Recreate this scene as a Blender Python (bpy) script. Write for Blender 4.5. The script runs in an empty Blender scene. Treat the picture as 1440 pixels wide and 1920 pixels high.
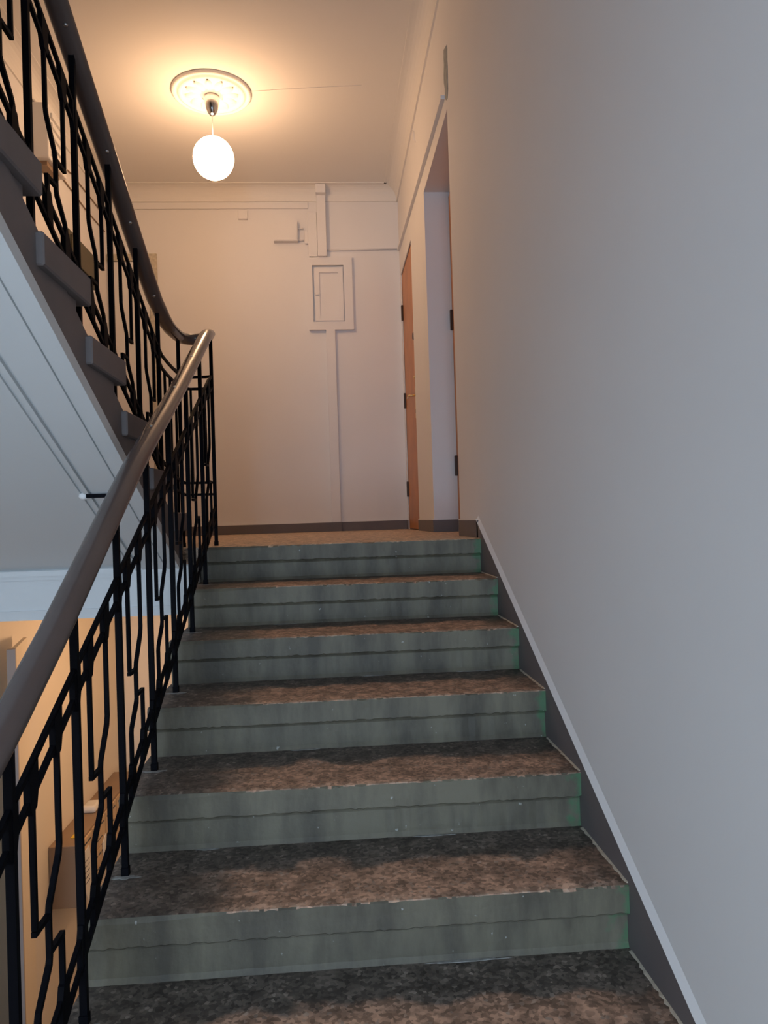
import bpy, bmesh, math, random
from mathutils import Vector, Matrix
random.seed(7)
sc = bpy.context.scene
COL = sc.collection

# ------------------------------------------------------------------ camera
RIGHT = Vector((0.99710598, -0.06915099, -0.03158814))
UP = Vector((0.03094983, -0.01028289, 0.99946804))
FWD = Vector((0.06943903, 0.99755321, 0.00811292))
cam_d = bpy.data.cameras.new('camera')
cam_d.sensor_fit = 'HORIZONTAL'
cam_d.sensor_width = 36.0
cam_d.lens = 1400.3 / 1440.0 * 36.0
cam_d.clip_start = 0.02
cam = bpy.data.objects.new('camera', cam_d)
COL.objects.link(cam)
cam.matrix_world = Matrix((
    (RIGHT.x, UP.x, -FWD.x, -0.64828),
    (RIGHT.y, UP.y, -FWD.y, -3.24656),
    (RIGHT.z, UP.z, -FWD.z, 0.10156),
    (0, 0, 0, 1)))
sc.camera = cam

# ------------------------------------------------------------------ world, lights, exposure
w = bpy.data.worlds.new('world')
sc.world = w
w.use_nodes = True
w.node_tree.nodes['Background'].inputs[0].default_value = (0.50, 0.68, 0.92, 1)
w.node_tree.nodes['Background'].inputs[1].default_value = 0.32
vs = sc.view_settings
vs.view_transform = 'Standard'
vs.look = 'None'
vs.gamma = 1.0
vs.use_curve_mapping = False
vs.exposure = 0.0


def area(name, loc, rot, sx, sy, power, col):
    l = bpy.data.lights.new(name, 'AREA')
    l.shape = 'RECTANGLE'
    l.size, l.size_y = sx, sy
    l.energy = power
    l.color = col
    o = bpy.data.objects.new(name, l)
    o.location = loc
    o.rotation_euler = rot
    COL.objects.link(o)
    return o


# daylight of the half-landing window behind the camera
area('window_daylight', (-1.35, -5.28, -0.15), (math.radians(90), 0, 0), 1.3, 2.2, 142, (0.60, 0.78, 1.0))
LAMP_L = 38.0

# ------------------------------------------------------------------ dimensions
RUN, RISE, S = 0.3158, 0.15, 0.475
BY = 3.2475          # back wall
CZ = 2.985           # ceiling
WX = 0.009            # face of the right wall
LX = -2.5            # left wall
LOWF = -3.3          # lower hall floor
SLAB = -0.265

# ------------------------------------------------------------------ materials


def mat(name, col, rough=0.8, metal=0.0, emit=None, bump=0.0, bscale=60, var=0.0, vscale=3.0, col2=None):
    m = bpy.data.materials.new(name)
    m.use_nodes = True
    nt = m.node_tree
    b = nt.nodes['Principled BSDF']
    b.inputs['Base Color'].default_value = (*col, 1)
    b.inputs['Roughness'].default_value = rough
    b.inputs['Metallic'].default_value = metal
    tc = nt.nodes.new('ShaderNodeTexCoord')
    if var or col2:
        n = nt.nodes.new('ShaderNodeTexNoise')
        n.inputs['Scale'].default_value = vscale
        n.inputs['Detail'].default_value = 5
        nt.links.new(tc.outputs['Object'], n.inputs['Vector'])
        mx = nt.nodes.new('ShaderNodeMix')
        mx.data_type = 'RGBA'
        c2 = col2 or tuple(min(1, c * (1 - var)) for c in col)
        mx.inputs[6].default_value = (*col, 1)
        mx.inputs[7].default_value = (*c2, 1)
        cr = nt.nodes.new('ShaderNodeMapRange')
        cr.inputs[1].default_value = 0.35
        cr.inputs[2].default_value = 0.7
        nt.links.new(n.outputs['Fac'], cr.inputs[0])
        nt.links.new(cr.outputs[0], mx.inputs[0])
        nt.links.new(mx.outputs[2], b.inputs['Base Color'])
    if bump:
        n2 = nt.nodes.new('ShaderNodeTexNoise')
        n2.inputs['Scale'].default_value = bscale
        n2.inputs['Detail'].default_value = 4
        nt.links.new(tc.outputs['Object'], n2.inputs['Vector'])
        bp = nt.nodes.new('ShaderNodeBump')
        bp.inputs['Strength'].default_value = bump
        bp.inputs['Distance'].default_value = 0.004
        nt.links.new(n2.outputs['Fac'], bp.inputs['Height'])
        nt.links.new(bp.outputs[0], b.inputs['Normal'])
    if emit:
        b.inputs['Emission Color'].default_value = (*emit[0], 1)
        b.inputs['Emission Strength'].default_value = emit[1]
    return m


M = {}
M['wall'] = mat('painted_plaster', (0.80, 0.79, 0.79), 0.75, bump=0.08, bscale=35, var=0.03, vscale=1.5)
M['trim'] = mat('painted_trim', (0.76, 0.75, 0.74), 0.55, bump=0.15, bscale=30)
M['ceil'] = mat('ceiling_paint', (0.80, 0.78, 0.75), 0.85, bump=0.15, bscale=30)
M['skirt'] = mat('skirting_grey', (0.155, 0.135, 0.135), 0.6, var=0.12, vscale=6)
M['orange'] = mat('orange_wall_paint', (0.82, 0.72, 0.58), 0.8, bump=0.2, bscale=40)
M['iron'] = mat('black_iron', (0.004, 0.004, 0.006), 0.55)
M['iron'].node_tree.nodes['Principled BSDF'].inputs['Specular IOR Level'].default_value = 0.04
M['rail'] = mat('handrail_vinyl', (0.105, 0.078, 0.07), 0.2, var=0.15, vscale=5)
M['screw_or_glint'] = mat('screw_glint_steel', (0.55, 0.56, 0.58), 0.3, 1.0)
M['wood'] = mat('varnished_wood', (0.56, 0.215, 0.045), 0.42, var=0.25, vscale=4)
M['woodedge'] = mat('dark_wood_edge', (0.16, 0.075, 0.03), 0.6)
M['brass'] = mat('brass', (0.75, 0.58, 0.30), 0.3, 1.0)
M['darkmetal'] = mat('dark_hinge', (0.07, 0.045, 0.035), 0.5, 0.6)
M['black'] = mat('black_plastic', (0.01, 0.01, 0.01), 0.4)
M['olive'] = mat('dark_olive', (0.075, 0.065, 0.035), 0.5, var=0.2)
M['chrome'] = mat('chrome', (0.62, 0.62, 0.63), 0.12, 1.0)
M['globe'] = mat('lit_opal_glass', (0.9, 0.9, 0.88), 0.3, emit=((1.0, 0.60, 0.33), LAMP_L))
M['patch'] = mat('wet_filler', (0.36, 0.38, 0.38), 0.8, bump=0.6, bscale=60, var=0.3, vscale=30)
M['box'] = mat('mailbox_wood', (0.66, 0.46, 0.27), 0.6, var=0.2, vscale=8)
M['boxend'] = mat('mailbox_end', (0.33, 0.22, 0.14), 0.6, var=0.15)
M['paper'] = mat('paper', (0.8, 0.75, 0.66), 0.8)
M['yellow'] = mat('yellow_print', (0.85, 0.55, 0.05), 0.7)
M['stepside'] = mat('step_side_grey', (0.165, 0.14, 0.135), 0.65, var=0.12, vscale=9)
M['soffit'] = mat('soffit_paint', (0.70, 0.715, 0.715), 0.7, bump=0.15, bscale=30)
M['floorlow'] = mat('lower_floor', (0.25, 0.20, 0.16), 0.6, var=0.3, vscale=12)
M['smear'] = mat('dry_paint_smear', (0.36, 0.36, 0.34), 0.7, var=0.4, vscale=60)
M['greytan'] = mat('grey_tan_paint', (0.42, 0.36, 0.33), 0.6)
M['glass'] = mat('window_glass', (0.9, 0.95, 1.0), 0.05)
M['cream'] = mat('cream_paint_line', (0.62, 0.56, 0.45), 0.7, var=0.3, vscale=40)


def node(nt, t, **kw):
    n = nt.nodes.new(t)
    for k, v in kw.items():
        setattr(n, k, v)
    return n


def terrazzo(name, wear, grey, brown):
    """worn terrazzo: brown rubbed area at the front of each tread, grey at back and sides, stone chips"""
    m = bpy.data.materials.new(name)
    m.use_nodes = True
    nt = m.node_tree
    L = nt.links.new
    b = nt.nodes['Principled BSDF']
    b.inputs['Roughness'].default_value = 0.55
    tc = node(nt, 'ShaderNodeTexCoord')
    geo = node(nt, 'ShaderNodeObjectInfo')
    addv = node(nt, 'ShaderNodeVectorMath', operation='ADD')
    L(tc.outputs['Object'], addv.inputs[0])
    L(geo.outputs['Location'], addv.inputs[1])
    sep = node(nt, 'ShaderNodeSeparateXYZ')
    L(tc.outputs['Object'], sep.inputs[0])
    n1 = node(nt, 'ShaderNodeTexNoise')
    n1.inputs['Scale'].default_value = 7
    n1.inputs['Detail'].default_value = 6
    L(addv.outputs[0], n1.inputs['Vector'])

    def maprange(src, a, bb, c, d):
        r = node(nt, 'ShaderNodeMapRange', interpolation_type='SMOOTHSTEP')
        for i, v in enumerate((a, bb, c, d)):
            r.inputs[i + 1].default_value = v
        L(src, r.inputs[0])
        return r.outputs[0]

    def math_(op, a, bb):
        r = node(nt, 'ShaderNodeMath', operation=op)
        for i, v in enumerate((a, bb)):
            if isinstance(v, float):
                r.inputs[i].default_value = v
            else:
                L(v, r.inputs[i])
        return r.outputs[0]
    nn = math_('SUBTRACT', n1.outputs['Fac'], 0.5)
    yj = math_('ADD', sep.outputs['Y'], math_('MULTIPLY', nn, 0.26))
    xj = math_('ADD', sep.outputs['X'], math_('MULTIPLY', nn, 0.30))
    front = maprange(yj, 0.175, 0.215, 1.0, 0.0)
    lft = maprange(xj, -1.02, -0.88, 0.0, 1.0)
    rgt = maprange(xj, -0.12, -0.03, 1.0, 0.35)
    mask = math_('MULTIPLY', math_('MULTIPLY', front, lft), rgt) if wear else maprange(n1.outputs['Fac'], 0.3, 0.6, 0.4, 1.0)
    mx = node(nt, 'ShaderNodeMix', data_type='RGBA')
    mx.inputs[6].default_value = (*grey, 1)
    mx.inputs[7].default_value = (*brown, 1)
    L(mask, mx.inputs[0])
    # chips
    v = node(nt, 'ShaderNodeTexVoronoi')
    v.inputs['Scale'].default_value = 115
    L(addv.outputs[0], v.inputs['Vector'])
    hs = node(nt, 'ShaderNodeSeparateColor')
    L(v.outputs['Color'], hs.inputs[0])
    val = maprange(hs.outputs[0], 0.0, 1.0, 0.6, 1.4)
    mul = node(nt, 'ShaderNodeVectorMath', operation='SCALE')
    L(mx.outputs[2], mul.inputs[0])
    L(val, mul.inputs[3])
    chip = maprange(hs.outputs[1], 0.93, 0.97, 0.0, 0.45)
    mx2 = node(nt, 'ShaderNodeMix', data_type='RGBA')
    L(chip, mx2.inputs[0])
    L(mul.outputs[0], mx2.inputs[6])
    mx2.inputs[7].default_value = (0.42, 0.36, 0.30, 1)
    edge = maprange(sep.outputs['Y'], 0.004, 0.016, 1.0, 0.0)
    ec = math_('MULTIPLY', math_('MULTIPLY', edge, maprange(hs.outputs[2], 0.45, 0.8, 0.0, 0.75)), lft)
    mx3 = node(nt, 'ShaderNodeMix', data_type='RGBA')
    L(ec, mx3.inputs[0])
    L(mx2.outputs[2], mx3.inputs[6])
    mx3.inputs[7].default_value = (0.46, 0.34, 0.25, 1)
    mx2 = mx3
    n3 = node(nt, 'ShaderNodeTexNoise')
    n3.inputs['Scale'].default_value = 22
    n3.inputs['Detail'].default_value = 5
    L(addv.outputs[0], n3.inputs['Vector'])
    dirt = maprange(n3.outputs['Fac'], 0.35, 0.65, 0.6, 1.15)
    mul2 = node(nt, 'ShaderNodeVectorMath', operation='SCALE')
    L(mx2.outputs[2], mul2.inputs[0])
    L(dirt, mul2.inputs[3])
    L(mul2.outputs[0], b.inputs['Base Color'])
    bp = node(nt, 'ShaderNodeBump')
    bp.inputs['Strength'].default_value = 0.5
    bp.inputs['Distance'].default_value = 0.002
    L(hs.outputs[0], bp.inputs['Height'])
    L(bp.outputs[0], b.inputs['Normal'])
    return m


def riser_mat(name, base, dark):
    """painted cement riser: stains, faint streaks, remains of green paint at the wall end"""
    m = bpy.data.materials.new(name)
    m.use_nodes = True
    nt = m.node_tree
    L = nt.links.new
    b = nt.nodes['Principled BSDF']
    b.inputs['Roughness'].default_value = 0.6
    tc = node(nt, 'ShaderNodeTexCoord')
    oi = node(nt, 'ShaderNodeObjectInfo')
    addv = node(nt, 'ShaderNodeVectorMath', operation='ADD')
    L(tc.outputs['Object'], addv.inputs[0])
    L(oi.outputs['Location'], addv.inputs[1])
    mp = node(nt, 'ShaderNodeMapping')
    mp.inputs['Scale'].default_value = (9, 9, 2.5)
    L(addv.outputs[0], mp.inputs[0])
    n = node(nt, 'ShaderNodeTexNoise')
    n.inputs['Scale'].default_value = 1
    n.inputs['Detail'].default_value = 7
    n.inputs['Roughness'].default_value = 0.6
    L(mp.outputs[0], n.inputs['Vector'])
    r = node(nt, 'ShaderNodeMapRange')
    r.inputs[1].default_value = 0.36
    r.inputs[2].default_value = 0.62
    L(n.outputs['Fac'], r.inputs[0])
    mx = node(nt, 'ShaderNodeMix', data_type='RGBA')
    mx.inputs[6].default_value = (*dark, 1)
    mx.inputs[7].default_value = (*base, 1)
    L(r.outputs[0], mx.inputs[0])
    sep = node(nt, 'ShaderNodeSeparateXYZ')
    L(tc.outputs['Object'], sep.inputs[0])
    n2 = node(nt, 'ShaderNodeTexNoise')
    n2.inputs['Scale'].default_value = 28
    n2.inputs['Detail'].default_value = 4
    L(addv.outputs[0], n2.inputs['Vector'])
    ms = node(nt, 'ShaderNodeMath', operation='MULTIPLY_ADD')
    L(n2.outputs['Fac'], ms.inputs[0])
    ms.inputs[1].default_value = 0.13
    L(sep.outputs['X'], ms.inputs[2])
    rg = node(nt, 'ShaderNodeMapRange')
    rg.inputs[1].default_value = 0.036
    rg.inputs[2].default_value = 0.062
    rg.inputs[4].default_value = 0.65
    L(ms.outputs[0], rg.inputs[0])
    mg = node(nt, 'ShaderNodeMix', data_type='RGBA')
    L(rg.outputs[0], mg.inputs[0])
    L(mx.outputs[2], mg.inputs[6])
    mg.inputs[7].default_value = (0.045, 0.17, 0.075, 1)
    # pale paint specks
    v = node(nt, 'ShaderNodeTexNoise')
    v.inputs['Scale'].default_value = 55
    v.inputs['Detail'].default_value = 3
    L(addv.outputs[0], v.inputs['Vector'])
    rs = node(nt, 'ShaderNodeMapRange')
    rs.inputs[1].default_value = 0.72
    rs.inputs[2].default_value = 0.76
    rs.inputs[4].default_value = 0.6
    L(v.outputs['Fac'], rs.inputs[0])
    mw = node(nt, 'ShaderNodeMix', data_type='RGBA')
    L(rs.outputs[0], mw.inputs[0])
    L(mg.outputs[2], mw.inputs[6])
    mw.inputs[7].default_value = (0.45, 0.46, 0.43, 1)
    L(mw.outputs[2], b.inputs['Base Color'])
    bp = node(nt, 'ShaderNodeBump')
    bp.inputs['Strength'].default_value = 0.5
    bp.inputs['Distance'].default_value = 0.003
    L(v.outputs['Fac'], bp.inputs['Height'])
    L(bp.outputs[0], b.inputs['Normal'])
    return m


M['tread'] = terrazzo('worn_terrazzo_tread', True, (0.125, 0.105, 0.088), (0.41, 0.255, 0.175))
M['landing'] = terrazzo('landing_terrazzo', False, (0.40, 0.30, 0.22), (0.56, 0.41, 0.28))
M['riser'] = riser_mat('painted_riser', (0.158, 0.142, 0.099), (0.072, 0.063, 0.046))

# ------------------------------------------------------------------ mesh helpers


def new(name, bm, m, parent=None, smooth=False):
    me = bpy.data.meshes.new(name)
    bmesh.ops.recalc_face_normals(bm, faces=bm.faces)
    bm.to_mesh(me)
    bm.free()
    me.materials.append(m)
    if smooth:
        for p in me.polygons:
            p.use_smooth = True
    o = bpy.data.objects.new(name, me)
    COL.objects.link(o)
    if parent:
        o.parent = parent
    return o


def thing(name, label, cat, loc=(0, 0, 0), group=None):
    o = bpy.data.objects.new(name, None)
    o.empty_display_size = 0.1
    o.location = loc
    COL.objects.link(o)
    o['label'] = label
    o['category'] = cat
    if group:
        o['group'] = group
    return o


def tag(o, label, cat, group=None):
    o['label'] = label
    o['category'] = cat
    if group:
        o['group'] = group
    return o


def struct(o, label=None):
    o['kind'] = 'structure'
    if label:
        o['label'] = label
    return o


def bx(bm, x0, x1, y0, y1, z0, z1):
    r = bmesh.ops.create_cube(bm, size=1)
    for v in r['verts']:
        v.co = Vector((x0 + (v.co.x + .5) * (x1 - x0), y0 + (v.co.y + .5) * (y1 - y0), z0 + (v.co.z + .5) * (z1 - z0)))
    return r['verts']


def box(*a, bevel=0.0, seg=2):
    bm = bmesh.new()
    bx(bm, *a)
    if bevel:
        bmesh.ops.bevel(bm, geom=bm.edges[:], offset=bevel, segments=seg, affect='EDGES', profile=0.5)
    return bm


def prism(bm, pts, a0, a1, axis='x'):
    """extrude the polygon pts (two coordinates) along axis"""
    def P(u, v, a):
        return {'x': (a, u, v), 'y': (u, a, v), 'z': (u, v, a)}[axis]
    lo = [bm.verts.new(P(u, v, a0)) for u, v in pts]
    hi = [bm.verts.new(P(u, v, a1)) for u, v in pts]
    bm.faces.new(lo)
    bm.faces.new(hi[::-1])
    n = len(pts)
    for i in range(n):
        bm.faces.new((lo[i], hi[i], hi[(i + 1) % n], lo[(i + 1) % n]))
    return bm


def P(pts, a0, a1, axis='x'):
    return prism(bmesh.new(), pts, a0, a1, axis)


def sweep(bm, path, prof, up=Vector((0, 0, 1)), closed_ends=True):
    """profile (list of (side, up) offsets) swept along a path of points"""
    path = [Vector(p) for p in path]
    rings = []
    for i, p in enumerate(path):
        a = path[max(0, i - 1)]
        c = path[min(len(path) - 1, i + 1)]
        t = (c - a).normalized()
        side = t.cross(up)
        if side.length < 1e-4:
            side = t.cross(Vector((0, 1, 0)))
        side.normalize()
        u = side.cross(t).normalized()
        sc_ = 1.0
        if 0 < i < len(path) - 1:
            t1 = (p - a).normalized()
            sc_ = 1.0 / max(0.5, t1.dot(t))
        rings.append([bm.verts.new(p + side * (s_ * sc_) + u * (h_ * sc_)) for s_, h_ in prof])
    n = len(prof)
    for r0, r1 in zip(rings, rings[1:]):
        for i in range(n):
            bm.faces.new((r0[i], r0[(i + 1) % n], r1[(i + 1) % n], r1[i]))
    if closed_ends:
        bm.faces.new(rings[0][::-1])
        bm.faces.new(rings[-1])
    return bm


def ring(rx, rz, n=14):
    return [(rx * math.cos(2 * math.pi * i / n), rz * math.sin(2 * math.pi * i / n)) for i in range(n)]


def rect(wd, ht):
    return [(-wd / 2, -ht / 2), (wd / 2, -ht / 2), (wd / 2, ht / 2), (-wd / 2, ht / 2)]


def lathe(bm, prof, c=(0, 0, 0), n=40, axis='z'):
    rings = []
    for r, h in prof:
        rg = []
        for i in range(n):
            a = 2 * math.pi * i / n
            if axis == 'z':
                rg.append(bm.verts.new((c[0] + r * math.cos(a), c[1] + r * math.sin(a), c[2] + h)))
            elif axis == 'x':
                rg.append(bm.verts.new((c[0] + h, c[1] + r * math.cos(a), c[2] + r * math.sin(a))))
            else:
                rg.append(bm.verts.new((c[0] + r * math.cos(a), c[1] + h, c[2] + r * math.sin(a))))
        rings.append(rg)
    for r0, r1 in zip(rings, rings[1:]):
        for i in range(n):
            bm.faces.new((r0[i], r0[(i + 1) % n], r1[(i + 1) % n], r1[i]))
    bmesh.ops.remove_doubles(bm, verts=bm.verts[:], dist=1e-5)
    return bm


# ------------------------------------------------------------------ structure
NY0, NY1, NZ = 0.56, 1.546, 2.205      # niche in the right wall
NX = 0.164                             # back of the niche
DY0, DY1, DZ = 2.365, 3.17, 2.20       # door 1 opening
REAR = -7.0
TOPZ = 5.4
BOT = LOWF - 0.2

bm = bmesh.new()
bx(bm, WX, 0.5, REAR, NY0, BOT, TOPZ)
bx(bm, WX, 0.5, NY0, NY1, NZ, TOPZ)
bx(bm, WX, 0.5, NY0, NY1, BOT, -0.061)
bx(bm, WX, 0.5, NY1, DY0, BOT, TOPZ)
bx(bm, WX, 0.5, DY0, DY1, DZ, TOPZ)
bx(bm, WX, 0.5, DY0, DY1, BOT, -0.061)
bx(bm, WX, 0.5, DY1, BY, BOT, TOPZ)
bx(bm, 0.24, 0.5, NY0, NY1, 0, NZ)
bx(bm, 0.10, 0.5, DY0, DY1, 0, DZ)
struct(new('wall_right', bm, M['wall']), 'pale painted plaster wall running along the right side of the stairs')

bm = box(LX - 0.3, WX + 0.48, BY, BY + 0.25, 0.0, TOPZ)
struct(new('wall_back', bm, M['wall']), 'pale wall at the far side of the landing')
bm = box(LX - 0.3, WX + 0.48, BY, BY + 0.25, BOT, 0.0)
struct(new('wall_back_lower', bm, M['orange']))
bm = box(LX - 0.25, LX, REAR, BY, -0.15, TOPZ)
struct(new('wall_left', bm, M['wall']))
bm = box(LX - 0.25, LX, REAR, BY, BOT, -0.15)
struct(new('wall_left_lower', bm, M['orange']), 'warm lit wall of the lower hall seen below the upper flight')

# rear wall with the window opening of the half landing
bm = bmesh.new()
wx0, wx1, wz0, wz1 = -2.0, -0.7, -1.25, 0.95
bx(bm, LX, WX, REAR - 0.2, REAR, BOT, wz0)
bx(bm, LX, WX, REAR - 0.2, REAR, wz1, TOPZ)
bx(bm, LX, wx0, REAR - 0.2, REAR, wz0, wz1)
bx(bm, wx1, WX, REAR - 0.2, REAR, wz0, wz1)
struct(new('wall_rear', bm, M['wall']))
bm = bmesh.new()
bx(bm, wx0, wx0 + .05, REAR - .14, REAR - .09, wz0, wz1)
bx(bm, wx1 - .05, wx1, REAR - .14, REAR - .09, wz0, wz1)
bx(bm, wx0, wx1, REAR - .14, REAR - .09, wz0, wz0 + .05)
bx(bm, wx0, wx1, REAR - .14, REAR - .09, wz1 - .05, wz1)
bx(bm, (wx0 + wx1) / 2 - .03, (wx0 + wx1) / 2 + .03, REAR - .14, REAR - .09, wz0, wz1)
for o in [struct(new('window_1', bm, M['trim']))]:
    pass
bpy.data.objects['window_daylight'].location.y = REAR - 0.02

# landing slab (floor), its ceiling below, and the hall ceiling
XL0 = -1.222
bm = bmesh.new()
bx(bm, XL0, WX + 0.16, 0.10, BY, -0.06, 0.0)
bx(bm, LX, XL0, 0.0, BY, -0.06, 0.0)
fl = new('floor', bm, M['landing'])
struct(fl, 'worn brown floor of the landing at the top of the stairs')
bm = bmesh.new()
bx(bm, LX, WX, 0.33, BY, SLAB, -0.06)
bx(bm, LX, -1.222, -0.0, 0.33, SLAB, -0.06)
bx(bm, LX, -1.222, -0.15, 0.0, SLAB, -0.062)
struct(new('ceiling_lower', bm, M['soffit']), 'underside and edge beam of the landing')
bm = bmesh.new()
bx(bm, LX, WX, -0.15, BY, CZ, CZ + 0.25)
struct(new('ceiling', bm, M['ceil']), 'warm lit ceiling over the landing')
bm = box(LX, WX, REAR, BY, LOWF - .1, LOWF)
struct(new('floor_lower', bm, M['floorlow']))
bm = box(LX, WX, REAR, BY, TOPZ, TOPZ + .1)
struct(new('ceiling_top', bm, M['ceil']))
# half landing behind the camera and the flight above it
bm = box(LX, WX, REAR, -3.47, -1.81, -1.65)
struct(new('floor_half_landing', bm, M['landing']))
bm = P([(-3.47, 1.65), (-0.02, 3.29), (-0.02, 3.02), (-3.3, 1.45)], -1.22, WX, 'x')
struct(new('ceiling_flight_above', bm, M['soffit']))
bm = box(LX, WX, REAR, -3.47, 1.5, 1.65)
struct(new('ceiling_half_landing', bm, M['soffit']))

# moulding of the edge beam
bm = bmesh.new()
bx(bm, LX, -1.222, -0.172, -0.15, -0.088, -0.066)
bx(bm, LX, -1.222, -0.163, -0.15, -0.104, -0.088)
bx(bm, LX, -1.222, -0.156, -0.15, -0.232, -0.226)
struct(new('trim_1', bm, M['soffit']))


# cornices: cove of the hall ceiling
def cove(a, b, horiz, sgn, wall):
    """cove profile swept along a wall; horiz 'x' or 'y'"""
    pr = []
    n = 7
    d = 0.105
    pr.append((0, 0))
    pr.append((0, -d - 0.012))
    pr.append((0.012, -d - 0.012))
    for i in range(n + 1):
        t = math.pi / 2 * i / n
        pr.append((0.012 + (d - .012) * (1 - math.cos(t)), -d + (d - 0.006) * math.sin(t)))
    pr.append((d + 0.02, -0.006))
    pr.append((d + 0.02, 0))
    pts = [(wall + sgn * u, CZ + v) for u, v in pr]
    return P(pts, a, b, 'y' if horiz == 'y' else 'x')


struct(new('trim_2', cove(LX, WX, 'x', -1, BY), M['ceil'], smooth=False))
struct(new('trim_3', cove(-0.15, BY - 0.002, 'y', -1, WX), M['ceil']))
struct(new('trim_4', cove(-0.15, BY - 0.002, 'y', 1, LX), M['ceil']))

# skirting boards -----------------------------------------------------------
BB = 0.078
bm = box(LX, WX, BY - 0.016, BY, 0, BB)
bx(bm, -0.654, -0.568, BY - 0.042, BY, 0, BB - 0.002)
struct(new('baseboard_back', bm, M['skirt']), 'grey painted skirting along the back wall of the landing')
bm = bmesh.new()
for y0, y1 in ((0.06, NY0), (NY1, DY0), (DY1, BY)):
    bx(bm, 0.0, WX, y0, y1, 0, BB)
bx(bm, 0.0, NX, NY1 - 0.014, NY1, 0, BB)
new_bb = struct(new('baseboard_right', bm, M['skirt']), 'grey skirting of the landing turning into the door recess')
# white ledge on the skirting
bm = bmesh.new()
bx(bm, LX, WX, BY - 0.017, BY, BB, BB + 0.006)
for y0, y1 in ((NY1, DY0), (DY1, BY)):
    bx(bm, -0.001, WX, y0, y1, BB, BB + 0.006)
bx(bm, -0.001, NX, NY1 - 0.015, NY1, BB, BB + 0.006)
bx(bm, -0.001, WX, 0.09, NY0, BB, BB + 0.006)
struct(new('trim_5', bm, M['trim']))
# raked skirting along the stairs, with a sloping white ledge
w0 = 0.036
ys = -5.1
bm = P([(0.088, 0.0), (0.088, w0 + S * 0.088), (ys, w0 + S * ys), (ys, -0.35 + S * ys), (-0.1, -0.35 + S * -0.1)], 0.0, WX, 'x')
struct(new('baseboard_stairs', bm, M['skirt']), 'dark grey raked skirting climbing the right wall beside the steps')
bm = bmesh.new()
a = [(0.0, 0.088), (0.0, ys)]
vs_ = []
for y in (0.088, ys):
    z = w0 + S * y
    vs_.append([bm.verts.new((-0.001, y, z)), bm.verts.new((WX, y, z + 0.024)), bm.verts.new((WX, y, z))])
for i in range(3):
    bm.faces.new((vs_[0][i], vs_[0][(i + 1) % 3], vs_[1][(i + 1) % 3], vs_[1][i]))
bm.faces.new(vs_[0])
bm.faces.new(vs_[1][::-1])
struct(new('trim_6', bm, M['wall']), 'pale bevelled plaster edge above the raked skirting')

# ------------------------------------------------------------------ lower flight (the one in front of the camera)
flight = thing('staircase', 'grey and brown worn terrazzo flight climbing from the foreground to the landing', 'stairs', (0, 0, 0))
TH = 0.068
XL = -1.222


def slab_mesh(seed, x0, x1, depth, chip=0.0035):
    rnd = random.Random(seed)
    bm = bmesh.new()
    n = 120
    rows = []
    prev = 0
    for i in range(n + 1):
        x = x0 + (x1 - x0) * i / n
        wear = max(0.0, min(1.0, (x - x0 - 0.15) / 0.2)) * 1.0
        prev = prev * 0.55 + rnd.uniform(-1, 1)
        c = max(0, prev) * chip * wear
        rd = 0.004 + 0.009 * (1 - wear)
        bot = rnd.uniform(-0.0025, 0.002)
        pts = [(depth, 0), (0.02 + c, -rnd.uniform(0, .0006)), (rd * .4 + c, -0.002 - c * .3), (0.0, -rd - c), (0.0005, -0.03),
               (0.0, -TH + 0.004 + bot), (0.004, -TH + bot), (depth, -TH)]
        rows.append([bm.verts.new((x, y, z)) for y, z in pts])
    m = len(rows[0])
    for r0, r1 in zip(rows, rows[1:]):
        for j in range(m):
            bm.faces.new((r0[j], r0[(j + 1) % m], r1[(j + 1) % m], r1[j]))
    bm.faces.new(rows[0])
    bm.faces.new(rows[-1][::-1])
    return bm


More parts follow.
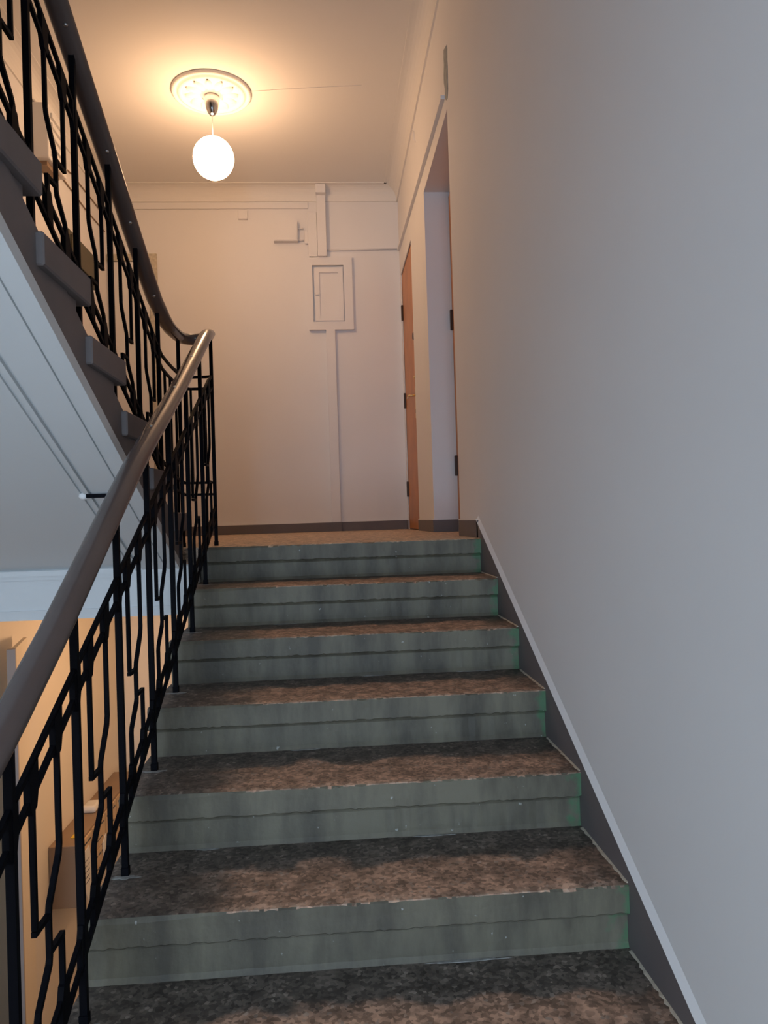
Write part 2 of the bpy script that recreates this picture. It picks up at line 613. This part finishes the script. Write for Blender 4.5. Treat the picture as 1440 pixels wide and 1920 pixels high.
for k in range(0, 11):
    d = RUN + 0.03 if k else 0.12
    o = new('tread', slab_mesh(k, XL, 0.0, d), M['tread'] if k else M['landing'], flight)
    o.location = (0, -k * RUN, -k * RISE + (0.0005 if k == 0 else 0))
    # front band of the slab is painted like the riser
    o.data.materials.append(M['riser'])
    for p in o.data.polygons:
        if p.center.y < 0.003 and p.center.z < -0.004:
            p.material_index = 1
    r = bmesh.new()
    n = 60
    rnd = random.Random(100 + k)
    rows = []
    for i in range(n + 1):
        x = XL + 0.004 + (-0.0 - XL - 0.004) * i / n
        q = rnd.uniform(-0.001, 0.001)
        pts = [(0.026 + q, -TH + 0.002), (0.017 + q, -TH - 0.010), (0.016 + q, -RISE + 0.012), (0.010 + q, -RISE - 0.0005), (RUN, -RISE - 0.0005), (RUN, -TH + .002)]
        rows.append([r.verts.new((x, y, z)) for y, z in pts])
    m_ = len(rows[0])
    for r0, r1 in zip(rows, rows[1:]):
        for j in range(m_):
            r.faces.new((r0[j], r0[(j + 1) % m_], r1[(j + 1) % m_], r1[j]))
    r.faces.new(rows[0])
    r.faces.new(rows[-1][::-1])
    o2 = new('riser', r, M['riser'], flight)
    o2.location = (0, -k * RUN, -k * RISE)
    # line of cream paint where tread meets skirting
    if k and k < 8:
        c = bmesh.new()
        rnd = random.Random(300 + k)
        rows = []
        for i in range(26):
            y = 0.006 + (RUN - 0.01) * i / 25
            wd = rnd.uniform(0.003, 0.009)
            rows.append([c.verts.new((-wd, y, 0.0008)), c.verts.new((-wd * .5, y, 0.0022)), c.verts.new((0.0, y, 0.003)), c.verts.new((0, y, 0))])
        for r0, r1 in zip(rows, rows[1:]):
            for j in range(4):
                c.faces.new((r0[j], r0[(j + 1) % 4], r1[(j + 1) % 4], r1[j]))
        c.faces.new(rows[0])
        c.faces.new(rows[-1][::-1])
        o3 = new('paint_line', c, M['cream'], flight)
        o3['label'] = 'cream paint line along the wall'
        o3.location = (0, -k * RUN, -k * RISE)
# pale paint left on the steps: rings round the post feet and smears at the riser foot
def blot(x, y, z, rx, ry, seed, name):
    c = bmesh.new()
    rnd = random.Random(seed)
    n_ = 22
    lo_ = []
    hi_ = []
    for i in range(n_):
        a_ = 2 * math.pi * i / n_
        q = rnd.uniform(.6, 1.15)
        lo_.append(c.verts.new((rx * q * math.cos(a_), ry * q * math.sin(a_), 0)))
        hi_.append(c.verts.new((rx * q * .9 * math.cos(a_), ry * q * .85 * math.sin(a_), 0.0009)))
    c.faces.new(hi_)
    for i in range(n_):
        c.faces.new((lo_[i], lo_[(i + 1) % n_], hi_[(i + 1) % n_], hi_[i]))
    o_ = new(name, c, M['smear'], flight)
    o_['label'] = 'pale paint smear'
    o_.location = (x, y, z)


for k in range(1, 8):
    blot(-1.175, 0.205 - RUN * k - 0.012, -k * RISE + 0.0002, 0.038, 0.013, 40 + k, 'paint_smear')
for k, x, rx in ((6, -0.37, 0.10), (3, -0.16, 0.07), (3, -0.52, 0.04), (4, -0.75, 0.05), (5, -0.40, 0.06), (2, -0.85, 0.05), (5, -1.0, 0.03)):
    blot(x, -(k - 1) * RUN + 0.006, -k * RISE + 0.0002, rx, 0.006, 60 + k + int(-x * 10), 'paint_smear')
# sloping body under the steps, side face to the well
pts = [(0.0, -0.155)]
bm = P([(0.32, -0.07), (0.0, -RISE - 0.03), (-10 * RUN, -11 * RISE - 0.03), (-10 * RUN, -11 * RISE - 0.14), (0.0, -0.262), (0.32, -0.262)], XL + 0.02, -0.002, 'x')
o = new('string', bm, M['soffit'], flight)
o['label'] = 'pale plastered underside'

# ------------------------------------------------------------------ upper flight, climbing towards the camera on the left
up = thing('staircase', 'grey-sided upper flight with pale moulded underside climbing leftwards over the camera side', 'stairs', (0, 0, 0))
XB = -1.255


def ny(j):
    return -0.945 - RUN * (j - 4)


bmS = None
for j in range(1, 13):
    y = ny(j)
    z = j * RISE
    if j <= 11:
        bm = box(LX + .002, XB, y - RUN - 0.005, y, z - 0.075, z, bevel=0.004, seg=1)
        new('tread', bm, M['stepside'], up)
        bm = box(LX + .002, XB - 0.022, y - RUN + 0.06, y - 0.055, z - RISE + .001, z - 0.074)
        new('riser', bm, M['stepside'], up)
# raked side string below the steps and the moulded underside
yb, yt = -0.15, ny(11) - RUN


def zb(y, off=-0.158):
    return off - S * y


side = [(0.0, -0.0), (-0.15, -0.085)]
bm = P([(yb, 0.012 - S * yb), (yt, 0.012 - S * yt), (yt, zb(yt)), (yb, zb(yb))], XB - 0.03, XB - 0.017, 'x')
new('string', bm, M['stepside'], up)
# lip at the edge, flat band, moulding, then the wide soffit
bands = [(-1.270, -1.318, -0.159), (-1.318, -1.324, -0.150), (-1.324, -1.418, -0.158), (-1.418, -1.428, -0.149), (-1.428, -1.444, -0.162),
         (-1.444, -1.456, -0.150), (-1.456, -1.468, -0.158), (-1.468, -1.480, -0.142)]
bm = bmesh.new()
for xa, xb, off in bands:
    prism(bm, [(yb, zb(yb, off)), (yt, zb(yt, off)), (yt, zb(yt, -0.12)), (yb, zb(yb, -0.12))], xb, xa, 'x')
new('soffit_moulding', bm, M['soffit'], up)['label'] = 'pale moulded border of the underside'
bm = P([(yb, zb(yb, -0.135)), (yt, zb(yt, -0.135)), (yt, zb(yt, 0.0)), (yb, zb(yb, 0.0))], LX + .002, -1.480, 'x')
new('soffit', bm, M['soffit'], up)['label'] = 'smooth pale grey underside'

# small iron tie across the underside
t = thing('iron_bracket', 'short black iron bar with white cap across the pale underside of upper flight', 'bracket')
bm = bmesh.new()
bx(bm, -0.045, 0.05, -0.012, 0.012, -0.006, 0.006)
o = new('bar', bm, M['iron'], t)
bm = bmesh.new()
bmesh.ops.create_uvsphere(bm, u_segments=12, v_segments=8, radius=0.012)
for v in bm.verts:
    v.co.x = v.co.x * 1.4 - 0.055
new('cap', bm, M['trim'], t, True)['label'] = 'white painted cap'
t.location = (-1.392, -0.77, zb(-0.77, -0.163))
t.rotation_euler = (0, 0, 0)

# ------------------------------------------------------------------ railing
rail = thing('stair_railing', 'black wrought iron railing with dark brown handrail turning at the landing', 'railing', (0, 0, 0))
XA, XU = -1.178, -1.31


def lerp(a, b, t):
    return a + (b - a) * t


# handrail path: lower flight up to the turn, round, and up the upper flight


def hzA(y):
    b = 0.02 * math.exp(-((y + 1.15) / 0.35) ** 2) - 0.014 * math.exp(-((y + 1.9) / 0.3) ** 2)
    return 0.885 + 0.54 * y + b


def hzB(y):
    return 0.828 - 0.475 * y


path = []
y = -3.6
while y < 0.08:
    path.append((XA, y, hzA(y)))
    y += 0.2
path += [(XA, 0.10, 0.936), (XA - 0.002, 0.16, 0.955), (XA - 0.012, 0.20, 0.957), (XA - 0.035, 0.232, 0.955), (XA - 0.066, 0.245, 0.953),
         (XA - 0.10, 0.232, 0.951), (XU + 0.008, 0.20, 0.948), (XU, 0.14, 0.944), (XU, 0.06, 0.938), (XU, -0.02, 0.934), (XU, -0.10, 0.936),
         (XU, -0.17, 0.946), (XU, -0.23, 0.962), (XU, -0.30, hzB(-0.30) + .006)]
y = -0.42
while y > -2.9:
    path.append((XU, y, hzB(y)))
    y -= 0.2
prof = [(0.031 * math.cos(a) * (1.0 if math.sin(a) > -.3 else .93), 0.024 * math.sin(a)) for a in [2 * math.pi * i / 18 for i in range(18)]]
bm = sweep(bmesh.new(), path, prof)
o = new('handrail', bm, M['rail'], rail, True)
o['label'] = 'smooth dark brown handrail'
# fixing screws under the upper rail, steel discs shaped as highlight glints at the lower rail's seams
for yy in (-1.27, -0.93, -0.68, -0.36, -1.62):
    bm = bmesh.new()
    lathe(bm, [(0.0, -0.003), (0.0045, -0.002), (0.006, 0.0), (0.0, 0.0)], n=10)
    o = new('screw_or_glint', bm, M['screw_or_glint'], rail, True)
    o.location = (XU + 0.012, yy, hzB(yy) - 0.0255)
    o.rotation_euler = (math.radians(-25), math.radians(-20), 0)
for yy in (-0.98, -0.62, -0.28):
    bm = bmesh.new()
    lathe(bm, [(0.0, 0.003), (0.004, 0.0025), (0.0055, 0.0), (0.0, 0.0)], n=10)
    o = new('screw_or_glint', bm, M['screw_or_glint'], rail, True)
    o.location = (XA, yy, hzA(yy) + 0.0265)
    o.rotation_euler = (math.radians(28), 0, 0)

# chords (double flat bars)
CH = 0.013
flat = rect(0.009, 0.011)


def chord(pts):
    return new('chord', sweep(bmesh.new(), pts, flat), M['iron'], rail)


def cA(y, off):            # upper chord of the lower flight
    return 0.0 + off + 0.06 + 0.515 * y if off > 0.3 else off + S * y


def topA(y):
    return 0.682 + 0.513 * y


def lowA(y):
    return 0.030 + S * y


def topB(y):
    return 0.672 - S * y


def lowB(y):
    return 0.178 - S * y


GAP = 0.054
YT = 0.205
for off in (0.0, -GAP):
    pts = [(XA, -3.2, topA(-3.2) + off), (XA, 0.10, topA(0.10) + off), (XA, YT, topA(0.16) + off + .01)]
    pts += [(XA - 0.03, YT + .02, 0.775 + off), (XU + 0.03, YT + .02, 0.775 + off), (XU, YT, 0.775 + off), (XU, 0.0, 0.772 + off), (XU, -0.10, 0.775 + off), (XU, -0.2, topB(-0.2) + .015 + off), (XU, -0.3, topB(-0.3) + off),
            (XU, -2.6, topB(-2.6) + off)]
    chord(pts)
for off in (0.0, GAP):
    chord([(XA, -3.2, lowA(-3.2) + off), (XA, YT, lowA(YT) + off)])
    chord([(XA - .01, YT + .01, 0.235 + off), (XU + .02, YT + .01, 0.235 + off), (XU, YT - .02, 0.235 + off), (XU, 0.0, 0.25 + off), (XU, -0.27, lowB(-0.27) + off), (XU, -2.6, lowB(-2.6) + off)])
# horizontal bars across the end of the well

BW = 0.0095


def bar(name, pts, wd=BW, dp=None):
    return new(name, sweep(bmesh.new(), pts, rect(dp or wd, wd), up=Vector((1, 0, 0.001))), M['iron'], rail)


def post(x, y, z0, z1):
    bm = box(-0.0075, 0.0075, -0.0065, 0.0065, 0, z1 - z0)
    bx(bm, -0.009, 0.009, -0.009, 0.009, 0.0, 0.02)
    o = new('post', bm, M['iron'], rail)
    o.location = (x, y, z0)
    return o


def panel(X, yp, d, zt, zl):
    """one bay of bent bars; yp lower post, d = +1/-1 direction upstairs along y, zt/zl chord heights"""
    def pt(u, f):
        y = yp + d * u
        return (X, y, lerp(zl(y), zt(y) - GAP, f))

    def drop(u, f, u_ref, f_ref):
        return pt(u, f)
    U1, U2, U3, U4 = 0.085, 0.205, 0.145, 0.085
    H = zt(yp) - GAP - zl(yp)

    def at(u, z):
        return (X, yp + d * u, z)
    zc2 = zt(yp + d * U2) - GAP
    zA = lerp(zl(yp + d * U2), zc2, 0.615)
    zB = zA - 0.088
    zC = zB - 0.085
    zD = zC - 0.065
    # v3: bent bar through the whole bay
    bar('baluster', [at(U2, zc2), at(U2, zA + .01), at(U2 - .006, zA - .008), at(U3 + .004, zB + .012), at(U3, zB - .004), at(U3, zC + .006), at(U3 - .004, zC - .006),
                     at(U4 + .004, zD + .006), at(U4, zD - .006), at(U4, zl(yp + d * U4) + GAP)])
    # v2: short hanging bar with a foot joining v3
    z1 = zB - 0.004
    bar('baluster', [at(U1, zt(yp + d * U1) - GAP), at(U1, z1 + 0.006)])
    bar('hook', [at(U1 - 0.006, z1), at(U3, z1)])
    # v4: standing bar with a cap joining v3
    z2 = zC + 0.014
    bar('hook', [at(U3, z2), at(U2 + 0.006, z2)])
    bar('baluster', [at(U2, z2 - 0.004), at(U2, zl(yp + d * U2) + GAP)])
    # spacer blocks between the double chords
    for u in (0.0, U1, U2):
        y = yp + d * u
        s = d * S
        bm = P([(y - 0.019, zt(y - .019) - GAP), (y - 0.010, zt(y - .010) - GAP - .025), (y + 0.010, zt(y + .010) - GAP - .025), (y + 0.019, zt(y + .019) - GAP), (y + 0.019, zt(y + .019)), (y - 0.019, zt(y - .019))], X - 0.0058, X + 0.0058, 'x')
        new('spacer', bm, M['iron'], rail)
    for u in (0.0, U4, U2):
        y = yp + d * u
        bm = P([(y - 0.019, zl(y - .019)), (y + 0.019, zl(y + .019)), (y + 0.019, zl(y + .019) + GAP), (y + 0.010, zl(y + .010) + GAP + .025), (y - 0.010, zl(y - .010) + GAP + .025), (y - 0.019, zl(y - .019) + GAP)], X - 0.0058, X + 0.0058, 'x')
        new('spacer', bm, M['iron'], rail)


postsA = [0.205 - RUN * i for i in range(0, 11)]
for i, y in enumerate(postsA):
    k = i                                   # stands on tread k
    post(XA, y, -k * RISE, hzA(y) - 0.018 if i else 0.945)
    if i:
        panel(XA, y, 1, topA, lowA)
for i in range(0, 8):
    y = -0.262 - 0.3105 * i
    j = i + 1
    post(XU, y, j * RISE, hzB(y) - 0.018)
    panel(XU, y, -1, topB, lowB)
# last bay next to the landing on the upper flight
post(XU, 0.13, 0.0, 0.93)
bar('baluster', [(XU, -0.06, 0.725), (XU, -0.06, 0.42), (XU, -0.10, 0.33), (XU, -0.10, 0.0 + .15)])
bar('baluster', [(XU, 0.05, 0.725), (XU, 0.05, 0.10)])
for xx in (XA - 0.035, XA - 0.098):
    bar('baluster', [(xx, YT + .012, 0.725), (xx, YT + .012, 0.285)])
bar('baluster', [(XU, -0.16, 0.73), (XU, -0.16, 0.30)])

# ------------------------------------------------------------------ doors
d1 = bpy.data.objects.new('door_1', None)
COL.objects.link(d1)
struct(d1, 'orange brown wooden flat door in the right wall at the far end of the landing')
d1.location = (0.06, DY0, 0)


def sub(o, par):
    o.parent = par
    o.location = Vector(o.location) - par.location
    return o


DX = 0.018
o = sub(new('leaf', box(DX, DX + 0.04, DY0 + 0.012, DY1 - 0.006, 0.006, DZ - 0.008, bevel=0.002), M['wood']), d1)
bm = bmesh.new()
bx(bm, DX - .002, DX + 0.045, DY0 + 0.001, DY0 + 0.011, 0.002, DZ - 0.001)
bx(bm, DX - .002, DX + 0.045, DY1 - 0.006, DY1 - 0.001, 0.002, DZ - 0.001)
bx(bm, DX - .002, DX + 0.045, DY0 + 0.011, DY1 - 0.006, DZ - 0.007, DZ - 0.001)
sub(new('frame', bm, M['woodedge']), d1)
for z in (1.80, 1.04, 0.28):
    bm = box(0, 0.018, -0.012, 0.012, 0, 0.13, bevel=0.003)
    o = new('hinge', bm, M['darkmetal'])
    o.location = (DX - 0.018, DY1 - 0.018, z)
    sub(o, d1)
bm = lathe(bmesh.new(), [(0.0, -0.009), (0.014, -0.009), (0.018, -0.004), (0.019, 0), (0, 0)], n=20, axis='x')
o = new('peephole', bm, M['black'], smooth=True)
o.location = (DX, DY0 + 0.075, 1.49)
for v in o.data.vertices:
    v.co.z *= 1.6
    v.co.y *= 1.8
sub(o, d1)
o = sub(new('lock_plate', box(DX - 0.004, DX, DY0 + 0.04, DY0 + 0.075, 0.86, 1.10, bevel=0.001), M['brass']), d1)
bm = sweep(bmesh.new(), [(DX - 0.004, DY0 + 0.058, 1.03), (DX - 0.045, DY0 + 0.058, 1.03), (DX - 0.052, DY0 + 0.07, 1.03), (DX - 0.052, DY0 + 0.175, 1.028)], ring(0.007, 0.007, 10))
sub(new('handle', bm, M['brass'], smooth=True), d1)
bm = lathe(bmesh.new(), [(0.0, -0.012), (0.008, -0.012), (0.011, -0.004), (0.012, 0.0), (0, 0)], n=16, axis='x')
o = new('lock_cylinder', bm, M['brass'], smooth=True)
o.location = (DX, DY0 + 0.058, 1.17)
sub(o, d1)
o = sub(new('keyhole', box(DX - 0.0045, DX - .0035, DY0 + 0.054, DY0 + 0.062, 0.895, 0.925), M['black']), d1)

d2 = bpy.data.objects.new('door_2', None)
COL.objects.link(d2)
d2.location = (NX, NY0, 0)
struct(d2, 'orange brown door deep in the recess of the right wall, seen edge on')
sub(new('leaf', box(NX + 0.004, NX + 0.05, NY0 + 0.03, NY1 - 0.004, 0.006, NZ - 0.03, bevel=0.002), M['wood']), d2)
bm = bmesh.new()
bx(bm, NX + .012, NX + 0.05, NY0 + 0.002, NY0 + 0.03, 0.002, NZ - 0.001)
bx(bm, NX + .012, NX + 0.05, NY1 - 0.016, NY1 - 0.002, 0.002, NZ - 0.001)
bx(bm, NX + .012, NX + 0.05, NY0 + 0.03, NY1 - 0.016, NZ - 0.03, NZ - 0.001)
sub(new('frame', bm, M['woodedge']), d2)
for z in (1.30, 0.36):
    o = new('hinge', box(-0.014, 0.006, -0.012, 0.012, 0, 0.13, bevel=0.003), M['darkmetal'])
    o.location = (NX, NY1 - 0.03, z)
    sub(o, d2)

# door on the back wall behind the railing
d3 = bpy.data.objects.new('door_3', None)
COL.objects.link(d3)
d3.location = (-2.3, BY, 0)
struct(d3, 'pale door with cream casing at the left end of the back wall')
bm = bmesh.new()
bx(bm, -2.14, -2.075, BY - 0.022, BY, 0.0, 2.36)
bx(bm, -2.49, -2.075, BY - 0.022, BY, 2.36, 2.42)
sub(new('frame', bm, M['cream']), d3)
sub(new('leaf', box(-2.49, -2.145, BY - 0.012, BY, 0.004, 2.355, bevel=.002), M['trim']), d3)

# ------------------------------------------------------------------ services on the walls
G = 'pale painted cable ducts'
tag(new('cable_duct', box(-2.30, -0.775, BY - 0.014, BY, 2.806, 2.86, bevel=.003), M['wall']), 'long pale flat cable duct below the cornice, left of the vertical trunk', 'cable duct')
t = thing('trunking', 'boxy pale vertical cable trunk dropping from the cornice above the meter cupboard', 'cable trunk', (-0.665, BY, 2.37))
o = new('cover', box(-0.036, 0.042, -0.062, 0, 0.005, 0.595, bevel=.004), M['wall'], t)
o = new('cap', box(-0.04, 0.046, -0.12, -0.0, 0.53, 0.607, bevel=.006), M['wall'], t)
o = new('side_duct', box(-0.115, -0.038, -0.035, 0, 0.0, 0.40, bevel=.004), M['wall'], t)
o = new('outlet', box(-0.148, -0.113, -0.03, 0, 0.125, 0.24, bevel=.008), M['wall'], t)
tag(new('conduit', sweep(bmesh.new(), [(-0.62, BY - 0.009, 2.445), (0.0, BY - 0.009, 2.452)], ring(.009, .009, 10)), M['wall'], smooth=True),
    'thin pale conduit across the back wall, right of the vertical trunk', 'conduit')
tag(new('conduit', sweep(bmesh.new(), [(WX - 0.010, 0.62, 2.300), (WX - 0.010, 3.2, 2.43)], rect(.022, .020)), M['wall']),
    'pale conduit on the right wall above the two doorways', 'conduit')
# painted over fuse box
t = thing('junction_box', 'painted-over rounded box beside the vertical trunk, with two stub pipes', 'junction box', (-0.97, BY, 2.51))
bm = P([(-0.105, 0.0), (0.10, 0.0), (0.10, 0.165), (0.085, 0.185), (0.03, 0.200), (-0.03, 0.203), (-0.085, 0.195), (-0.105, 0.180)], -0.062, 0, 'y')
bmesh.ops.bevel(bm, geom=[e for e in bm.edges if abs(e.verts[0].co.y + .062) < 1e-5 and abs(e.verts[1].co.y + .062) < 1e-5], offset=.006, segments=2, affect='EDGES')
new('case', bm, M['wall'], t)
for z in (0.12, 0.02):
    new('stub_pipe', sweep(bmesh.new(), [(0.095, -0.012, z + .004), (0.15, -0.012, z)], ring(.008, .008, 8)), M['wall'], t, True)
tag(new('socket_box', box(-1.375, -1.295, BY - 0.03, BY, 2.712, 2.79, bevel=.004), M['wall']), 'small square pale box under the long cable duct', 'junction box')
# meter cupboard
t = thing('meter_cupboard', 'pale painted meter cupboard with recessed panel door on the back wall', 'cupboard', (-0.60, BY, 1.745))
bm = bmesh.new()
bx(bm, -0.195, 0.19, -0.035, 0, 0, 0.07)
bx(bm, -0.195, 0.19, -0.035, 0, 0.56, 0.635)
bx(bm, -0.195, -0.155, -0.035, 0, 0.07, 0.56)
bx(bm, 0.115, 0.19, -0.035, 0, 0.07, 0.56)
new('frame', bm, M['wall'], t)
bm = bmesh.new()
bx(bm, -0.140, 0.112, -0.020, 0, 0.074, 0.545)
dr = new('door', bm, M['wall'], t)
bm = bmesh.new()
z0, z1, x0, x1 = 0.078, 0.541, -0.136, 0.108
for a_ in ((x0, x1, z0, z0 + .045), (x0, x1, z1 - .045, z1), (x0, x0 + .04, z0 + .045, z1 - .045), (x1 - .04, x1, z0 + .045, z1 - .045)):
    bx(bm, a_[0], a_[1], -0.031, -0.020, a_[2], a_[3])
new('door_frame', bm, M['wall'], dr)
bm = box(-0.132, -0.104, -0.040, -0.031, 0.295, 0.315, bevel=.003)
new('latch', bm, M['trim'], dr)
tag(new('riser_duct', box(-0.650, -0.572, BY - 0.038, BY, BB, 1.745, bevel=.003), M['wall']), 'tall pale duct from floor up to the meter cupboard', 'cable duct')
# filler smear
bm = bmesh.new()
rnd = random.Random(5)
cy, cz = 0.545, 2.375
outl = [(0.05, 0.16), (0.02, 0.15), (-0.045, 0.13), (-0.06, 0.10), (-0.05, .05), (-0.055, 0.0), (-0.05, -0.06), (-0.045, -0.10), (-0.02, -0.135), (0.03, -0.12),
        (0.06, -0.10), (0.055, -0.05), (0.08, -0.01), (0.08, 0.04), (0.055, 0.08), (0.065, 0.12)]
lo = [bm.verts.new((WX, cy + a * .9, cz + b)) for a, b in outl]
hi = [bm.verts.new((WX - 0.004, cy + a * .78, cz + b * .94)) for a, b in outl]
bm.faces.new(hi)
for i in range(len(outl)):
    bm.faces.new((lo[i], lo[(i + 1) % len(outl)], hi[(i + 1) % len(outl)], hi[i]))
tag(new('plaster_patch', bm, M['patch']), 'grey smear of filler at the near end of the right wall conduit', 'filler patch')
# chipped plaster scar
bm = sweep(bmesh.new(), [(WX - .002, 2.0, 2.84), (WX - .002, 1.94, 2.80), (WX - .002, 1.95, 2.74), (WX - .002, 1.87, 2.70)], rect(.004, .012))
tag(new('plaster_scar', bm, M['wall']), 'small ragged plaster scar under the right cornice', 'plaster scar')

# left wall things seen through the upper railing
t = thing('meter_box', 'whitish louvred box high on the left wall, seen through the upper railing', 'meter box', (LX, 1.86, 2.50))
new('case', box(0, 0.10, -0.17, 0.16, 0.0, 0.36, bevel=.008), M['trim'], t)
for i in range(5):
    new('slat', box(0.10, 0.116, -0.13, 0.12, 0.03 + i * .062, 0.062 + i * .062, bevel=.003), M['trim'], t)
new('foot', box(0, 0.07, -0.12, 0.1, -0.03, 0.0), M['boxend'], t)
t = thing('wall_cabinet', 'dark olive cabinet on the left wall, seen through the upper railing', 'cabinet', (LX, 2.48, 1.98))
new('body', box(0, 0.06, -0.33, 0.33, 0.0, 0.24, bevel=.004), M['olive'], t)
new('front_frame', box(0.06, 0.072, -0.30, 0.30, 0.03, 0.21, bevel=.003), M['olive'], t)
tag(new('cable', sweep(bmesh.new(), [(LX + .006, 2.04, 2.56), (LX + .008, 2.2, 2.60), (LX + .006, 2.7, 2.585), (LX + .006, 3.2, 2.60)], ring(.005, .005, 8)), M['boxend'], smooth=True),
    'thin cable running along the left wall above the olive cabinet', 'cable')
tag(new('cable', sweep(bmesh.new(), [(LX + .006, 2.02, 2.66), (LX + .008, 2.4, 2.72), (LX + .006, 3.2, 2.74)], ring(.005, .005, 8)), M['boxend'], smooth=True),
    'thin cable sagging from the louvred box, upper of the two', 'cable')

# ------------------------------------------------------------------ lamps


def pendant(x, y, zc, label, rosette=True):
    t = thing('pendant_lamp', label, 'lamp', (x, y, zc))
    # cord and canopy
    bm = lathe(bmesh.new(), [(0.0, -0.128), (0.014, -0.126), (0.026, -0.115), (0.039, -0.085), (0.048, -0.05), (0.051, -0.02), (0.050, 0.0), (0, 0)], n=28)
    new('canopy', bm, M['chrome'], t, True)['label'] = 'polished metal canopy'
    new('cord', sweep(bmesh.new(), [(0, 0, -0.12), (0, 0, -0.30)], ring(.003, .003, 8), up=Vector((1, 0, 0))), M['trim'], t, True)
    R = 0.135
    pr = [(R * math.sin(math.pi * i / 24), -0.415 + R * 1.02 * math.cos(math.pi * i / 24)) for i in range(25)]
    g = new('glass_globe', lathe(bmesh.new(), pr, n=40), M['globe'], t, True)
    g['label'] = 'glowing opal glass globe'
    return t


LXP, LYP = -1.365, 1.79
pendant(LXP, LYP, CZ - 0.028, 'glowing round opal globe lamp hanging under the ceiling rosette')
pendant(-1.30, 1.7, SLAB, 'round globe lamp hanging from the lower hall ceiling, behind the steps')

# ceiling rosette: stepped rim and raised leaf ornament
ro = thing('ceiling_rosette', 'round white plaster ceiling rosette with raised leaf ornament around the lamp', 'rosette', (LXP, LYP, CZ))
bm = lathe(bmesh.new(), [(0.262, 0.0), (0.262, -0.012), (0.255, -0.020), (0.243, -0.022), (0.236, -0.014), (0.226, -0.014), (0.220, -0.024), (0.205, -0.028), (0.197, -0.018),
                         (0.190, -0.014), (0.06, -0.016), (0.055, -0.026), (0.0, -0.028)], n=64)
new('plate', bm, M['ceil'], ro, True)
for i in range(12):
    a = 2 * math.pi * i / 12
    bm = bmesh.new()
    rows = []
    for q in range(7):
        r_ = 0.075 + 0.10 * q / 6
        wd = 0.026 * math.sin(math.pi * (0.12 + 0.8 * q / 6))
        rows.append([bm.verts.new((r_, -wd, -0.014)), bm.verts.new((r_, -wd * .5, -0.032)), bm.verts.new((r_, 0, -0.019)), bm.verts.new((r_, wd * .5, -0.032)), bm.verts.new((r_, wd, -0.014))])
    for r0, r1 in zip(rows, rows[1:]):
        for j in range(4):
            bm.faces.new((r0[j], r0[j + 1], r1[j + 1], r1[j]))
    o = new('leaf', bm, M['ceil'], ro, True)
    o.rotation_euler = (0, 0, a)
# hairline crack line from the rosette
tag(new('ceiling_wire', sweep(bmesh.new(), [(LXP + .262, LYP - .02, CZ - .002), (LXP + .6, LYP - .06, CZ - .002), (LXP + 1.0, LYP - .10, CZ - .002)], ring(.002, .002, 6)), M['ceil']),
    'thin painted wire ridge running right from the rosette', 'wire')

# ------------------------------------------------------------------ lower hall: mailboxes and door leaf
mb = thing('mailbox_row', 'wooden mailbox row with slotted fronts on the lower orange wall, below the railing', 'mailbox', (LX + .002, 1.62, -2.30))
new('case', box(0.0, 0.17, 0, 1.42, 0, 0.39, bevel=.004), M['boxend'], mb)
for r_ in range(2):
    for c_ in range(5):
        y0 = 0.015 + c_ * 0.28
        z0 = 0.012 + r_ * 0.186
        dd = new('door', box(0.17, 0.182, y0, y0 + 0.268, z0, z0 + 0.178, bevel=.003), M['box'], mb)
        for q in range(3):
            new('slot', box(0.182, 0.1835, y0 + 0.03 + q * .075, y0 + 0.085 + q * .075, z0 + 0.135, z0 + 0.147), M['black'], dd)
        new('slot', box(0.182, 0.1835, y0 + 0.05, y0 + 0.20, z0 + 0.05, z0 + 0.058), M['black'], dd)
tag(new('flyer', P([(1.68, -2.00), (1.82, -1.99), (1.86, -2.15), (1.80, -2.36), (1.70, -2.22)], LX + 0.186, LX + 0.190, 'x'), M['paper']), 'white printed flyer hanging out of the nearest mailbox', 'flyer')
for i in range(0):
    pass
bm = bmesh.new()
rnd = random.Random(3)
for i in range(5):
    for k in range(4):
        y0 = 1.73 + k * 0.022
        bx(bm, LX + .190, LX + .1906, y0, y0 + rnd.uniform(.01, .018), -2.07 - i * .035, -2.062 - i * .035)
txt = new('print', bm, M['black'])
fl_ = bpy.data.objects['flyer']
txt.parent = fl_
tag(new('leaflet', P([(2.10, -2.10), (2.17, -2.06), (2.24, -2.16), (2.20, -2.34), (2.12, -2.25)], LX + 0.186, LX + 0.190, 'x'), M['paper']), 'narrow white leaflet stuck in a middle mailbox slot', 'flyer')
tag(new('yellow_note', box(LX + 0.10, LX + 0.16, 1.74, 1.80, -1.908, -1.904), M['yellow']), 'small yellow note lying on top of the mailbox row', 'note')
tag(new('folded_paper', box(LX + 0.03, LX + 0.13, 2.15, 2.30, -1.91, -1.86, bevel=.02), M['paper']), 'crumpled pale paper on top of the mailbox row', 'paper')

dl = thing('door_leaf', 'tall open door leaf with grey edge in the lower hall, at the left frame edge', 'door', (-2.38, 0.98, LOWF))
h = 2.78
new('panel', box(-0.022, 0.0, 0.0, 0.42, 0.0, h, bevel=.002), M['orange'], dl)
new('edge_strip', box(-0.038, 0.003, -0.03, 0.0, 0.0, h), M['greytan'], dl)
dl.rotation_euler = (0, 0, math.radians(14))
dl.location = (-2.325, 0.80, LOWF)
